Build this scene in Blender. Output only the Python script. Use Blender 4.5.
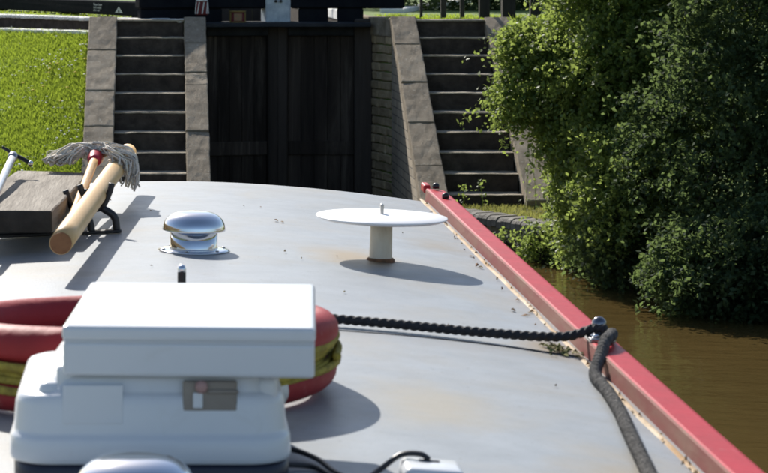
import bpy, bmesh, math, random
import numpy as np
from mathutils import Matrix, Vector, Euler, noise
R = math.radians
random.seed(7); rng = np.random.default_rng(7)
for o in list(bpy.data.objects): bpy.data.objects.remove(o)
scene = bpy.context.scene
C = scene.collection

# ------------------------------------------------------------------ camera, sky, sun, exposure
EYE = 2.5                                   # eye height above the water of the lower pound
cam_d = bpy.data.cameras.new('camera'); cam = bpy.data.objects.new('camera', cam_d); C.objects.link(cam)
cam.location = (0, 0, EYE); cam.rotation_euler = (R(90), 0, 0)
cam_d.sensor_width = 36; cam_d.lens = 112.5
cam_d.shift_x = 224/768; cam_d.shift_y = -266.5/768
cam_d.clip_start = 0.05; cam_d.clip_end = 1500
cam_d.dof.use_dof = True; cam_d.dof.focus_distance = 9.0; cam_d.dof.aperture_fstop = 16
scene.camera = cam
SUN_EL, SUN_AZ = 36.0, -20.0                # degrees; azimuth from the lock axis, negative = left
world = bpy.data.worlds.new('World'); scene.world = world; world.use_nodes = True
wn = world.node_tree.nodes; wl = world.node_tree.links
sky = wn.new('ShaderNodeTexSky'); sky.sky_type = 'NISHITA'; sky.sun_disc = False
sky.sun_elevation = R(SUN_EL); sky.sun_rotation = R(SUN_AZ)
bg = wn['Background']; bg.inputs['Strength'].default_value = 0.095
wl.new(sky.outputs[0], bg.inputs['Color'])
sun_d = bpy.data.lights.new('sun', 'SUN'); sun_d.energy = 5.0; sun_d.angle = R(0.53); sun_d.color = (1, 0.95, 0.87)
sun = bpy.data.objects.new('sun', sun_d); C.objects.link(sun)
sdir = Vector((math.sin(R(SUN_AZ))*math.cos(R(SUN_EL)), math.cos(R(SUN_AZ))*math.cos(R(SUN_EL)), math.sin(R(SUN_EL))))
sun.rotation_euler = sdir.to_track_quat('Z', 'Y').to_euler(); sun.location = sdir*60
scene.view_settings.view_transform = 'Standard'; scene.view_settings.look = 'None'
scene.view_settings.gamma = 1; scene.view_settings.use_curve_mapping = False
scene.view_settings.exposure = 0.5
scene.render.engine = 'CYCLES'
scene.render.resolution_x = 1024; scene.render.resolution_y = 631

# ------------------------------------------------------------------ materials
MATS = {}
def mat(name, c1, c2=None, scale=4, rough=.6, bump=0, bscale=40, metal=0, spec=.5, rand=0, transl=None,
        stretch=(1, 1, 1), island=False, coat=0, speck=None, world_co=True, contrast=(.35, .65), speck_scale=60, speck_lim=(.66, .72), rvar=.12, stain=None, stain_scale=1.6, stain_lim=(.56, .8), stain_amt=.5):
    m = bpy.data.materials.new(name); m.use_nodes = True; MATS[name] = m
    nt = m.node_tree; N = nt.nodes; L = nt.links; b = N['Principled BSDF']
    b.inputs['Metallic'].default_value = metal; b.inputs['Specular IOR Level'].default_value = spec
    b.inputs['Coat Weight'].default_value = coat
    c2 = c2 or tuple(x*.75 for x in c1)
    if world_co: co = N.new('ShaderNodeNewGeometry').outputs['Position']
    else: co = N.new('ShaderNodeTexCoord').outputs['Object']
    mp = N.new('ShaderNodeMapping'); mp.inputs['Scale'].default_value = stretch; L.new(co, mp.inputs['Vector'])
    n1 = N.new('ShaderNodeTexNoise'); n1.inputs['Scale'].default_value = scale; n1.inputs['Detail'].default_value = 8
    n1.inputs['Roughness'].default_value = .65
    L.new(mp.outputs[0], n1.inputs['Vector'])
    mr = N.new('ShaderNodeMapRange'); mr.inputs['From Min'].default_value = contrast[0]; mr.inputs['From Max'].default_value = contrast[1]
    L.new(n1.outputs['Fac'], mr.inputs['Value'])
    mx = N.new('ShaderNodeMix'); mx.data_type = 'RGBA'
    mx.inputs[6].default_value = (*c1, 1); mx.inputs[7].default_value = (*c2, 1); L.new(mr.outputs[0], mx.inputs[0])
    col = mx.outputs[2]
    if speck:
        n3 = N.new('ShaderNodeTexNoise'); n3.inputs['Scale'].default_value = speck_scale; n3.inputs['Detail'].default_value = 3; L.new(mp.outputs[0], n3.inputs['Vector'])
        r3 = N.new('ShaderNodeMapRange'); r3.inputs['From Min'].default_value = speck_lim[0]; r3.inputs['From Max'].default_value = speck_lim[1]; L.new(n3.outputs['Fac'], r3.inputs['Value'])
        m3 = N.new('ShaderNodeMix'); m3.data_type = 'RGBA'; m3.inputs[7].default_value = (*speck, 1)
        L.new(r3.outputs[0], m3.inputs[0]); L.new(col, m3.inputs[6]); col = m3.outputs[2]
    if stain:
        n5 = N.new('ShaderNodeTexNoise'); n5.inputs['Scale'].default_value = stain_scale; n5.inputs['Detail'].default_value = 9; n5.inputs['Roughness'].default_value = .7; n5.inputs['Distortion'].default_value = .6; L.new(mp.outputs[0], n5.inputs['Vector'])
        r5 = N.new('ShaderNodeMapRange'); r5.inputs['From Min'].default_value = stain_lim[0]; r5.inputs['From Max'].default_value = stain_lim[1]; r5.inputs['To Max'].default_value = stain_amt; L.new(n5.outputs['Fac'], r5.inputs['Value'])
        m5 = N.new('ShaderNodeMix'); m5.data_type = 'RGBA'; m5.inputs[7].default_value = (*stain, 1)
        L.new(r5.outputs[0], m5.inputs[0]); L.new(col, m5.inputs[6]); col = m5.outputs[2]
    if rand:
        src = N.new('ShaderNodeNewGeometry').outputs['Random Per Island'] if island else N.new('ShaderNodeObjectInfo').outputs['Random']
        h = N.new('ShaderNodeHueSaturation')
        r2 = N.new('ShaderNodeMapRange'); r2.inputs['To Min'].default_value = 1-rand; r2.inputs['To Max'].default_value = 1+rand
        L.new(src, r2.inputs['Value']); L.new(r2.outputs[0], h.inputs['Value']); L.new(col, h.inputs['Color'])
        if island:
            r4 = N.new('ShaderNodeMapRange'); r4.inputs['To Min'].default_value = .475; r4.inputs['To Max'].default_value = .52
            mm = N.new('ShaderNodeMath'); mm.operation = 'FRACT'; ml = N.new('ShaderNodeMath'); ml.operation = 'MULTIPLY'; ml.inputs[1].default_value = 7.31
            L.new(src, ml.inputs[0]); L.new(ml.outputs[0], mm.inputs[0]); L.new(mm.outputs[0], r4.inputs['Value']); L.new(r4.outputs[0], h.inputs['Hue'])
        col = h.outputs[0]
    L.new(col, b.inputs['Base Color'])
    rr = N.new('ShaderNodeMapRange'); rr.inputs['To Min'].default_value = max(0.02, rough-rvar); rr.inputs['To Max'].default_value = min(1, rough+rvar)
    L.new(n1.outputs['Fac'], rr.inputs['Value']); L.new(rr.outputs[0], b.inputs['Roughness'])
    if bump:
        n2 = N.new('ShaderNodeTexNoise'); n2.inputs['Scale'].default_value = bscale; n2.inputs['Detail'].default_value = 6
        L.new(mp.outputs[0], n2.inputs['Vector'])
        bp = N.new('ShaderNodeBump'); bp.inputs['Strength'].default_value = bump; bp.inputs['Distance'].default_value = .02
        L.new(n2.outputs['Fac'], bp.inputs['Height']); L.new(bp.outputs[0], b.inputs['Normal'])
    if transl:
        t = N.new('ShaderNodeBsdfTranslucent'); t.inputs['Color'].default_value = (*transl, 1)
        h2 = N.new('ShaderNodeMix'); h2.data_type = 'RGBA'; h2.blend_type = 'MULTIPLY'; h2.inputs[0].default_value = .0
        ms = N.new('ShaderNodeMixShader'); ms.inputs[0].default_value = .45
        L.new(b.outputs[0], ms.inputs[1]); L.new(t.outputs[0], ms.inputs[2]); L.new(ms.outputs[0], N['Material Output'].inputs['Surface'])
    return m

mat('roof_paint', (.335, .360, .385), (.250, .274, .298), scale=8, rough=.45, bump=.07, bscale=220, spec=.35, speck=(.17, .17, .165), speck_scale=85, speck_lim=(.64, .80), contrast=(.3, .7), stain=(.33, .27, .18), stain_scale=1.7, stain_lim=(.47, .74), stain_amt=.5)
mat('rail_red', (.48, .014, .024), (.38, .014, .022), scale=9, rough=.45, spec=.38, bump=.06, bscale=60, speck=(.42, .12, .11), speck_scale=30, speck_lim=(.66, .8), stain=(.20, .05, .04), stain_scale=12, stain_lim=(.6, .8))
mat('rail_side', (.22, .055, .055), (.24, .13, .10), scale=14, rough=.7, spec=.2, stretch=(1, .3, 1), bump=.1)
mat('gutter_rust', (.55, .46, .33), (.36, .22, .10), scale=16, rough=.8, stretch=(1, .35, 1), bump=.2, bscale=90, speck=(.10, .06, .03), speck_scale=45, speck_lim=(.6, .7))
mat('hull_black', (.012, .012, .013), rough=.5)
mat('cabin_green', (.02, .06, .04), rough=.3)
mat('deck_grey', (.10, .11, .12), rough=.7, bump=.2)
mat('dark_chrome', (.20, .20, .22), rough=.16, metal=1)
mat('chrome', (.80, .82, .84), (.72, .74, .78), scale=6, rough=.10, metal=1, rvar=.05)
mat('steel_dull', (.45, .45, .46), (.30, .30, .31), scale=30, rough=.35, metal=1)
mat('black_steel', (.018, .018, .022), rough=.45, bump=.1)
mat('disc_white', (.90, .89, .89), (.84, .83, .83), scale=12, rough=.4)
mat('stem_cream', (.66, .62, .52), (.45, .36, .24), scale=10, rough=.55, stretch=(1, 1, .4), contrast=(.45, .75))
mat('rust', (.20, .10, .05), (.08, .05, .03), scale=60, rough=.9, bump=.4)
mat('white_plastic', (.71, .73, .76), (.68, .70, .73), scale=3, rough=.32, coat=.25, stain=(.55, .54, .51), stain_scale=14, stain_lim=(.58, .8), stain_amt=.4)
mat('navy_plastic', (.02, .025, .05), rough=.4)
mat('recess_grey', (.30, .26, .22), (.17, .14, .12), scale=10, rough=.35, stretch=(.4, 1, 1))
mat('pink_reflection', (.50, .30, .27), rough=.5)  # colour of a reflection inside the recess
mat('buoy_red', (.34, .026, .031), (.26, .024, .028), scale=7, rough=.6, spec=.3, bump=.1, bscale=45, speck=(.44, .18, .16), speck_scale=30, speck_lim=(.64, .8), stain=(.12, .03, .03), stain_scale=9, stain_lim=(.55, .8))
mat('buoy_white', (.68, .68, .66), (.5, .5, .47), scale=30, rough=.5)
mat('yellow_rope', (.42, .34, .05), (.22, .17, .03), scale=50, rough=.8, bump=.3, bscale=200)
mat('black_rope', (.014, .014, .018), (.03, .03, .034), scale=60, rough=.75, bump=.4, bscale=300)
mat('grey_rope', (.15, .145, .14), (.07, .068, .065), scale=60, rough=.95, spec=.1, bump=.5, bscale=300)
mat('cable_black', (.02, .02, .025), rough=.4)
mat('pole_wood', (.72, .47, .21), (.58, .36, .15), scale=6, rough=.45, stretch=(6, .5, 6), bump=.05, stain=(.30, .18, .08), stain_scale=10, stain_lim=(.6, .8), stain_amt=.5)
mat('pole_end', (.30, .13, .05), (.20, .085, .035), scale=30, rough=.7, bump=.2)
mat('plank_end', (.05, .042, .034), (.03, .025, .02), scale=20, rough=.95, bump=.4)
mat('plank_grey', (.27, .235, .19), (.17, .145, .115), scale=7, rough=.9, stretch=(6, .5, 6), bump=.35, bscale=22, speck=(.07, .06, .05), speck_scale=12, speck_lim=(.68, .74))
mat('mop_cotton', (.80, .74, .64), (.55, .49, .41), scale=30, rough=.95, rand=.3, island=True, bump=.5, bscale=200)
mat('mop_red', (.45, .01, .03), rough=.4)
mat('silver_tube', (.85, .85, .86), rough=.3, metal=.4)
mat('litter', (.20, .11, .05), (.32, .24, .10), scale=60, rough=.9, rand=.4, island=True)
mat('sprig', (.10, .14, .03), (.25, .20, .08), scale=60, rough=.9, rand=.4, island=True)
mat('gate_black', (.055, .046, .040), (.075, .063, .054), scale=3, rough=.9, spec=.12, stretch=(5, 5, .35), bump=.35, bscale=12, rand=.2)
mat('gate_slime', (.078, .062, .050), (.038, .031, .027), scale=2.2, rough=.9, spec=.15, stretch=(3, 3, .22), bump=.4, bscale=12, rand=.3, stain=(.18, .15, .12), stain_scale=1.9, stain_lim=(.50, .70), stain_amt=.9)
mat('gate_top', (.040, .043, .048), (.022, .024, .028), scale=5, rough=.8, spec=.2, bump=.2)
mat('mitre_white', (.60, .66, .70), (.42, .48, .53), scale=14, rough=.7, bump=.2)
mat('beam_black', (.010, .011, .015), (.016, .018, .022), scale=4, rough=.95, bump=.2, spec=.02)
mat('sign_paint', (.5, .5, .52), rough=.7)
mat('white_paint', (.80, .79, .76), (.62, .60, .56), scale=9, rough=.8, rand=.08)
mat('stone', (.38, .315, .235), (.24, .195, .14), scale=7, rough=.95, spec=.15, bump=.5, bscale=130, rand=.16, speck=(.45, .40, .32), speck_scale=45, speck_lim=(.60, .70), stain=(.12, .098, .07), stain_scale=3, stain_lim=(.55, .8), stain_amt=.6)
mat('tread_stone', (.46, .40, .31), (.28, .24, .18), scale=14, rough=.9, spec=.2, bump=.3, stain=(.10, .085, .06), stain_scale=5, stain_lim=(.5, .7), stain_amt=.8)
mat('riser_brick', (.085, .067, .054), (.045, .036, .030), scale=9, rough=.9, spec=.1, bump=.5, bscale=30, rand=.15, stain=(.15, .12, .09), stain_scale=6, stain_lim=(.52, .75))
mat('brick', (.45, .35, .22), (.30, .23, .14), scale=9, rough=.95, spec=.15, bump=.4, bscale=45, rand=.25, speck=(.45, .40, .30), speck_scale=14, speck_lim=(.62, .75), stain=(.14, .11, .07), stain_scale=2.5, stain_lim=(.55, .75), stain_amt=.7)
mat('mortar', (.17, .145, .11), (.10, .085, .065), scale=20, rough=1, bump=.5)
mat('bullnose', (.17, .155, .135), (.10, .09, .078), scale=20, rough=.85, bump=.4, rand=.3)
mat('bank_stone', (.14, .12, .085), (.07, .065, .04), scale=7, rough=.95, bump=.8, bscale=25, rand=.3)
mat('earth', (.085, .065, .035), (.05, .055, .02), scale=4, rough=1, bump=.6, bscale=20)
mat('turf', (.13, .19, .03), (.09, .14, .025), scale=5, rough=1, bump=.5, bscale=40)
mat('grass_blade', (.20, .275, .042), (.15, .23, .03), scale=3, rough=.6, rand=.45, island=True, transl=(.46, .58, .06), stain=(.28, .27, .07), stain_scale=4, stain_lim=(.5, .75), stain_amt=.35)
mat('dry_grass', (.22, .21, .07), (.16, .18, .05), scale=3, rough=.7, rand=.4, island=True, transl=(.34, .34, .09))
mat('daisy_white', (.8, .8, .78), rough=.7)
mat('dandelion', (.85, .62, .02), rough=.7)
mat('path', (.36, .35, .34), (.26, .25, .24), scale=6, rough=1)
mat('leaf', (.115, .165, .048), (.080, .132, .036), scale=1.4, rough=.55, rand=.45, island=True, transl=(.38, .48, .11), spec=.35)
mat('leaf_shaded', (.052, .082, .042), (.038, .066, .036), scale=1.4, rough=.7, rand=.42, island=True, transl=(.18, .25, .08), spec=.1)  # darker copy of leaf, with the bushes' shade put into its colour
mat('bark', (.06, .045, .03), (.03, .025, .018), scale=10, rough=.95, bump=.8)
mat('post_wood', (.05, .042, .034), (.028, .024, .02), scale=8, rough=.85, stretch=(4, 4, .5), bump=.4, rand=.35)
mat('can_red', (.16, .016, .022), rough=.6)
mat('can_yellow', (.28, .19, .05), rough=.6)
mat('can_green', (.12, .15, .06), (.30, .12, .06), scale=60, rough=.4)

def roof_marks(m, marks):
    N = m.node_tree.nodes; L = m.node_tree.links; b = N['Principled BSDF']
    g = N.new('ShaderNodeNewGeometry').outputs['Position']; nz = N.new('ShaderNodeTexNoise'); nz.inputs['Scale'].default_value = 9; nz.inputs['Detail'].default_value = 8; nz.inputs['Roughness'].default_value = .7; L.new(g, nz.inputs['Vector'])
    col = b.inputs['Base Color'].links[0].from_socket
    for (x, y, r, c, amt) in marks:
        mp = N.new('ShaderNodeMapping'); mp.inputs['Location'].default_value = (-x, -y, 0); mp.inputs['Scale'].default_value = (1, .55, 0); mp.vector_type = 'POINT'
        mp.inputs['Location'].default_value = (-x, -y*.55, 0); L.new(g, mp.inputs['Vector'])
        ln = N.new('ShaderNodeVectorMath'); ln.operation = 'LENGTH'; L.new(mp.outputs[0], ln.inputs[0])
        mr = N.new('ShaderNodeMapRange'); mr.inputs['From Min'].default_value = r; mr.inputs['From Max'].default_value = 0; L.new(ln.outputs['Value'], mr.inputs['Value'])
        ad = N.new('ShaderNodeMath'); ad.operation = 'MULTIPLY_ADD'; ad.inputs[1].default_value = 1.1; L.new(mr.outputs[0], ad.inputs[0]); ad.inputs[2].default_value = -.55
        a2 = N.new('ShaderNodeMath'); a2.operation = 'ADD'; L.new(ad.outputs[0], a2.inputs[0]); L.new(nz.outputs['Fac'], a2.inputs[1])
        m2 = N.new('ShaderNodeMapRange'); m2.inputs['From Min'].default_value = .3; m2.inputs['From Max'].default_value = .9; m2.inputs['To Max'].default_value = amt; L.new(a2.outputs[0], m2.inputs['Value'])
        mx = N.new('ShaderNodeMix'); mx.data_type = 'RGBA'; mx.inputs[7].default_value = (*c, 1); L.new(m2.outputs[0], mx.inputs[0]); L.new(col, mx.inputs[6]); col = mx.outputs[2]
    L.new(col, b.inputs['Base Color'])
roof_marks(MATS['roof_paint'], [(.47, 5.95, .20, (.30, .22, .12), .75), (.545, 5.90, .07, (.12, .09, .06), .8), (.46, 4.05, .22, (.36, .31, .22), .6), (.083, 5.92, .13, (.24, .22, .19), .7), (.79, 4.82, .14, (.28, .20, .11), .8), (.74, 6.4, .16, (.28, .22, .14), .6), (.72, 3.6, .22, (.33, .27, .18), .7)])

def water_mat(name):
    m = bpy.data.materials.new(name); m.use_nodes = True; MATS[name] = m
    N = m.node_tree.nodes; L = m.node_tree.links; b = N['Principled BSDF']
    b.inputs['IOR'].default_value = 1.33; b.inputs['Roughness'].default_value = .04
    co = N.new('ShaderNodeNewGeometry').outputs['Position']
    n0 = N.new('ShaderNodeTexNoise'); n0.inputs['Scale'].default_value = .6; L.new(co, n0.inputs['Vector'])
    mx = N.new('ShaderNodeMix'); mx.data_type = 'RGBA'; mx.inputs[6].default_value = (.095, .063, .022, 1); mx.inputs[7].default_value = (.068, .048, .017, 1)
    L.new(n0.outputs['Fac'], mx.inputs[0]); L.new(mx.outputs[2], b.inputs['Base Color'])
    mp = N.new('ShaderNodeMapping'); mp.inputs['Scale'].default_value = (1, 1.6, 1); mp.inputs['Rotation'].default_value = (0, 0, .3); L.new(co, mp.inputs['Vector'])
    n1 = N.new('ShaderNodeTexNoise'); n1.inputs['Scale'].default_value = 3.0; n1.inputs['Detail'].default_value = 4; L.new(mp.outputs[0], n1.inputs['Vector'])
    bp = N.new('ShaderNodeBump'); bp.inputs['Strength'].default_value = .3; bp.inputs['Distance'].default_value = .05
    L.new(n1.outputs['Fac'], bp.inputs['Height']); L.new(bp.outputs[0], b.inputs['Normal'])
water_mat('water_brown')

def brick_mat(name):          # side face of the sloping wall, in the wall's own plane
    m = bpy.data.materials.new(name); m.use_nodes = True; MATS[name] = m
    N = m.node_tree.nodes; L = m.node_tree.links; b = N['Principled BSDF']; b.inputs['Roughness'].default_value = .9
    g = N.new('ShaderNodeNewGeometry'); sp = N.new('ShaderNodeSeparateXYZ'); cb = N.new('ShaderNodeCombineXYZ')
    L.new(g.outputs['Position'], sp.inputs[0]); L.new(sp.outputs['Y'], cb.inputs['X']); L.new(sp.outputs['Z'], cb.inputs['Y'])
    bt = N.new('ShaderNodeTexBrick'); bt.inputs['Scale'].default_value = 1; bt.inputs['Brick Width'].default_value = .225; bt.inputs['Row Height'].default_value = .083
    bt.inputs['Mortar Size'].default_value = .006; bt.inputs['Color1'].default_value = (.42, .34, .235, 1); bt.inputs['Color2'].default_value = (.28, .225, .155, 1); bt.inputs['Mortar'].default_value = (.07, .06, .05, 1)
    L.new(cb.outputs[0], bt.inputs['Vector'])
    n = N.new('ShaderNodeTexNoise'); n.inputs['Scale'].default_value = 5; n.inputs['Detail'].default_value = 8
    mp = N.new('ShaderNodeMapping'); mp.inputs['Scale'].default_value = (1, 2, .35); L.new(g.outputs['Position'], mp.inputs['Vector']); L.new(mp.outputs[0], n.inputs['Vector'])
    mr = N.new('ShaderNodeMapRange'); mr.inputs['From Min'].default_value = .45; mr.inputs['From Max'].default_value = .7; L.new(n.outputs['Fac'], mr.inputs['Value'])
    mx = N.new('ShaderNodeMix'); mx.data_type = 'RGBA'; mx.inputs[7].default_value = (.36, .31, .24, 1); L.new(bt.outputs['Color'], mx.inputs[6]); L.new(mr.outputs[0], mx.inputs[0])
    L.new(mx.outputs[2], b.inputs['Base Color'])
    bp = N.new('ShaderNodeBump'); bp.inputs['Strength'].default_value = .6; bp.inputs['Distance'].default_value = .012; L.new(bt.outputs['Fac'], bp.inputs['Height']); bp.invert = True
    L.new(bp.outputs[0], b.inputs['Normal'])
brick_mat('brick_side')

# ------------------------------------------------------------------ helpers
def link(o, parent=None):
    C.objects.link(o)
    if parent is not None: o.parent = parent
    return o
def tag(o, label, cat, group=None):
    o['label'] = label; o['category'] = cat
    if group: o['group'] = group
    return o
def thing(name, label, cat, M=None, group=None):
    o = bpy.data.objects.new(name, None); C.objects.link(o); o.empty_display_size = .1
    if M is not None: o.matrix_world = M
    return tag(o, label, cat, group)
def kind(o, k): o['kind'] = k; return o
def obj(name, me, m, parent=None, M=None, smooth=False):
    if isinstance(me, bmesh.types.BMesh):
        bm = me; me = bpy.data.meshes.new(name); bm.normal_update(); bm.to_mesh(me); bm.free()
    if m is not None:
        ms = m if isinstance(m, (list, tuple)) else [m]
        if not me.materials:
            for q in ms: me.materials.append(MATS[q])
    if smooth:
        me.polygons.foreach_set('use_smooth', [True]*len(me.polygons))
    o = bpy.data.objects.new(name, me); link(o, parent)
    if M is not None: o.matrix_local = M
    return o
def T(x, y, z): return Matrix.Translation((x, y, z))
def RZ(a): return Matrix.Rotation(a, 4, 'Z')
def RX(a): return Matrix.Rotation(a, 4, 'X')
def RY(a): return Matrix.Rotation(a, 4, 'Y')
def box_bm(x0, x1, y0, y1, z0, z1, bev=0, seg=2, cuts=0, jit=0):
    bm = bmesh.new(); bmesh.ops.create_cube(bm, size=1)
    for v in bm.verts: v.co = Vector(((x0+x1)/2+v.co.x*(x1-x0), (y0+y1)/2+v.co.y*(y1-y0), (z0+z1)/2+v.co.z*(z1-z0)))
    if bev: bmesh.ops.bevel(bm, geom=bm.edges[:], offset=bev, segments=seg, affect='EDGES', profile=.5)
    if cuts: bmesh.ops.subdivide_edges(bm, edges=bm.edges[:], cuts=cuts, use_grid_fill=True)
    if jit:
        sd = Vector((random.random()*50, random.random()*50, random.random()*50))
        for v in bm.verts: v.co += noise.noise_vector(v.co*9+sd)*jit + noise.noise_vector(v.co*25+sd)*jit*.5
    return bm
def lathe_bm(prof, n=40, cap0=True, cap1=True):      # prof: [(r, z)]
    bm = bmesh.new(); rings = []
    for r, z in prof:
        rings.append([bm.verts.new((r*math.cos(2*math.pi*i/n), r*math.sin(2*math.pi*i/n), z)) for i in range(n)])
    for a, b in zip(rings, rings[1:]):
        for i in range(n): bm.faces.new((a[i], a[(i+1) % n], b[(i+1) % n], b[i]))
    if cap0: bm.faces.new(list(reversed(rings[0])))
    if cap1: bm.faces.new(rings[-1])
    bmesh.ops.recalc_face_normals(bm, faces=bm.faces[:])
    return bm
def frames(pts):
    pts = [Vector(p) for p in pts]; out = []; up = Vector((0, 0, 1))
    for i, p in enumerate(pts):
        t = (pts[min(i+1, len(pts)-1)]-pts[max(i-1, 0)]).normalized()
        s = t.cross(up)
        if s.length < 1e-3: s = Vector((1, 0, 0))
        s.normalize(); u = s.cross(t); out.append((p, s, u, t))
    return out
def tube_bm(pts, r, n=8, bm=None, closed=False, lobes=0, pitch=.06, amp=.14, cap=True):
    """round tube, or a twisted rope when lobes > 0; r may be a list"""
    bm = bm or bmesh.new(); fr = frames(pts); rings = []; s = 0
    for i, (p, a, u, t) in enumerate(fr):
        if i: s += (p-fr[i-1][0]).length
        rr = r[i] if isinstance(r, (list, tuple)) else r
        ring = []
        for k in range(n):
            th = 2*math.pi*k/n; q = rr*(1+amp*math.cos(lobes*(th-2*math.pi*s/pitch))) if lobes else rr
            ring.append(bm.verts.new(p+a*(q*math.cos(th))+u*(q*math.sin(th))))
        rings.append(ring)
    for a, b in zip(rings, rings[1:]):
        for k in range(n): bm.faces.new((a[k], a[(k+1) % n], b[(k+1) % n], b[k]))
    if closed:
        a, b = rings[-1], rings[0]
        for k in range(n): bm.faces.new((a[k], a[(k+1) % n], b[(k+1) % n], b[k]))
    elif cap:
        bm.faces.new(list(reversed(rings[0]))); bm.faces.new(rings[-1])
    return bm
def spline(pts, n):
    """Catmull-Rom through pts, n samples"""
    P = [Vector(p) for p in pts]; P = [P[0]*2-P[1]]+P+[P[-1]*2-P[-2]]; out = []; m = len(P)-3
    for i in range(n):
        f = i/(n-1)*m; k = min(int(f), m-1); t = f-k; a, b, c, d = P[k:k+4]
        out.append(.5*((2*b)+(c-a)*t+(2*a-5*b+4*c-d)*t*t+(3*b-a-3*c+d)*t**3))
    return out
def prism_bm(poly, axis, a0, a1):
    """extrude a polygon: axis 'x' -> poly in (y, z); axis 'z' -> poly in (x, y)"""
    bm = bmesh.new()
    mk = (lambda p, a: (a, p[0], p[1])) if axis == 'x' else ((lambda p, a: (p[0], p[1], a)) if axis == 'z' else (lambda p, a: (p[0], a, p[1])))
    A = [bm.verts.new(mk(p, a0)) for p in poly]; B = [bm.verts.new(mk(p, a1)) for p in poly]; n = len(poly)
    bm.faces.new(A); bm.faces.new(list(reversed(B)))
    for i in range(n): bm.faces.new((A[i], B[i], B[(i+1) % n], A[(i+1) % n]))
    bmesh.ops.recalc_face_normals(bm, faces=bm.faces[:]); return bm
def pydata(name, V, F):
    me = bpy.data.meshes.new(name); V = np.asarray(V, np.float32); F = np.asarray(F, np.int32); k = F.shape[1]
    me.vertices.add(len(V)); me.vertices.foreach_set('co', V.ravel())
    me.loops.add(F.size); me.loops.foreach_set('vertex_index', F.ravel())
    me.polygons.add(len(F)); me.polygons.foreach_set('loop_start', np.arange(0, F.size, k, dtype=np.int32)); me.polygons.foreach_set('loop_total', np.full(len(F), k, np.int32))
    me.update(calc_edges=True); me.validate(); return me

# ------------------------------------------------------------------ setting: water, ground, banks
TOP = 1.975                                     # lock side level
LAND = .29                                      # landing level at the foot of the steps
def flat(name, poly, z, m, k='structure'):
    bm = bmesh.new(); bm.faces.new([bm.verts.new((x, y, z)) for x, y in poly]); bm.normal_update()
    if bm.faces[:][0].normal.z < 0: bmesh.ops.reverse_faces(bm, faces=bm.faces[:])
    return kind(obj(name, bm, m), k)
flat('water', [(-400, -400), (400, -400), (400, 60), (-400, 60)], 0, 'water_brown')
# lock-side ground: left, right and far sheets round the empty lock chamber
LX0, LX1 = .45, 2.32
coping_line = [(.25, 25.2), (-.46, 25.85), (-.74, 26.1), (-1.87, 28.0), (-4.3, 32.0), (-14, 48)]
lower_line = [(-.735, 25.32), (-1.78, 26.6), (-4.0, 29.4), (-13, 41)]
kind(obj('ground_left', prism_bm([(LX0, 25.2)]+coping_line+[(-300, 300), (-300, 700), (LX0, 700)], 'z', -1.2, TOP-.006), 'turf'), 'structure')
kind(obj('ground_right', prism_bm([(LX1, 25.85), (2.44, 25.27), (300, 25.27), (300, 700), (LX1, 700)], 'z', -1.2, TOP-.006), 'turf'), 'structure')
kind(obj('ground_far', prism_bm([(LX0-.001, 49), (LX1+.001, 49), (LX1+.001, 700), (LX0-.001, 700)], 'z', -1.2, TOP-.009), 'turf'), 'structure')
flat('path_left', [(-3.2, 36), (-12, 52), (-10, 56), (-1.2, 40)], TOP+.004, 'path')
flat('lock_floor', [(LX0, 25), (LX1, 25), (LX1, 49), (LX0, 49)], -.02, 'hull_black')

def terrain(name, top, bot, zt, zb, m, nu=40, nv=24, amp=.02):
    """sloping bank between a top line and a bottom line (both lists of x, y)"""
    def at(line, u):
        L = [0]
        for a, b in zip(line, line[1:]): L.append(L[-1]+math.dist(a, b))
        s = u*L[-1]
        for i in range(len(line)-1):
            if s <= L[i+1]+1e-9:
                t = (s-L[i])/(L[i+1]-L[i]); return (line[i][0]+(line[i+1][0]-line[i][0])*t, line[i][1]+(line[i+1][1]-line[i][1])*t)
        return line[-1]
    V = []; F = []
    for i in range(nu+1):
        a = at(top, i/nu); b = at(bot, i/nu)
        for j in range(nv+1):
            t = j/nv; x = a[0]+(b[0]-a[0])*t; y = a[1]+(b[1]-a[1])*t; e = min(1, 6*min(t, 1-t))*min(1, 8*i/nu)
            z = zt+(zb-zt)*t + e*amp*noise.noise(Vector((x*2.3, y*2.3, 1)))+e*amp*.4*noise.noise(Vector((x*9, y*9, 3)))
            V.append((x, y, z))
    for i in range(nu):
        for j in range(nv):
            k = i*(nv+1)+j; F.append((k, k+1, k+nv+2, k+nv+1))
    me = pydata(name, V, F)
    o = kind(obj(name, me, m, smooth=True), 'structure')
    if me.polygons[0].normal.z < 0: me.flip_normals()
    return o
LB_bot = [(-.735, 22.25), (-2.6, 22.0), (-6, 21.2), (-13, 19)]
terrain('grass_bank_left', lower_line, LB_bot, 1.84, LAND, 'turf', 60, 26, .05)
RB_top = [(3.69, 25.262), (5.2, 25.262), (9, 25.262), (30, 25.262)]
RB_bot = [(3.69, 22.25), (4.6, 20.4), (8, 19.2), (30, 18.5)]
terrain('grass_bank_right', RB_top, RB_bot, TOP-.02, LAND, 'turf', 50, 24, .06)
# low ground at the foot of both banks, with vertical bank faces to the water
left_edge = [(.45, 22.2), (.2, 21.9), (-.7, 21.3), (-2.6, 20.3), (-6, 19.0), (-13, 17)]
right_edge = [(2.44, 22.2), (2.78, 21.56), (3.26, 20.70), (3.75, 19.75), (4.6, 18.6), (6, 17.8), (9, 17.3), (30, 17)]
kind(obj('landing_left', prism_bm(left_edge+[(-14, 22.5), (-14, 24), (.45, 24)], 'z', -.6, LAND-.006), 'earth'), 'structure')
kind(obj('landing_right', prism_bm([(x+.06, y+.06) for x, y in right_edge]+[(30, 24), (2.5, 24)], 'z', -.6, LAND-.006), 'earth'), 'structure')
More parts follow.
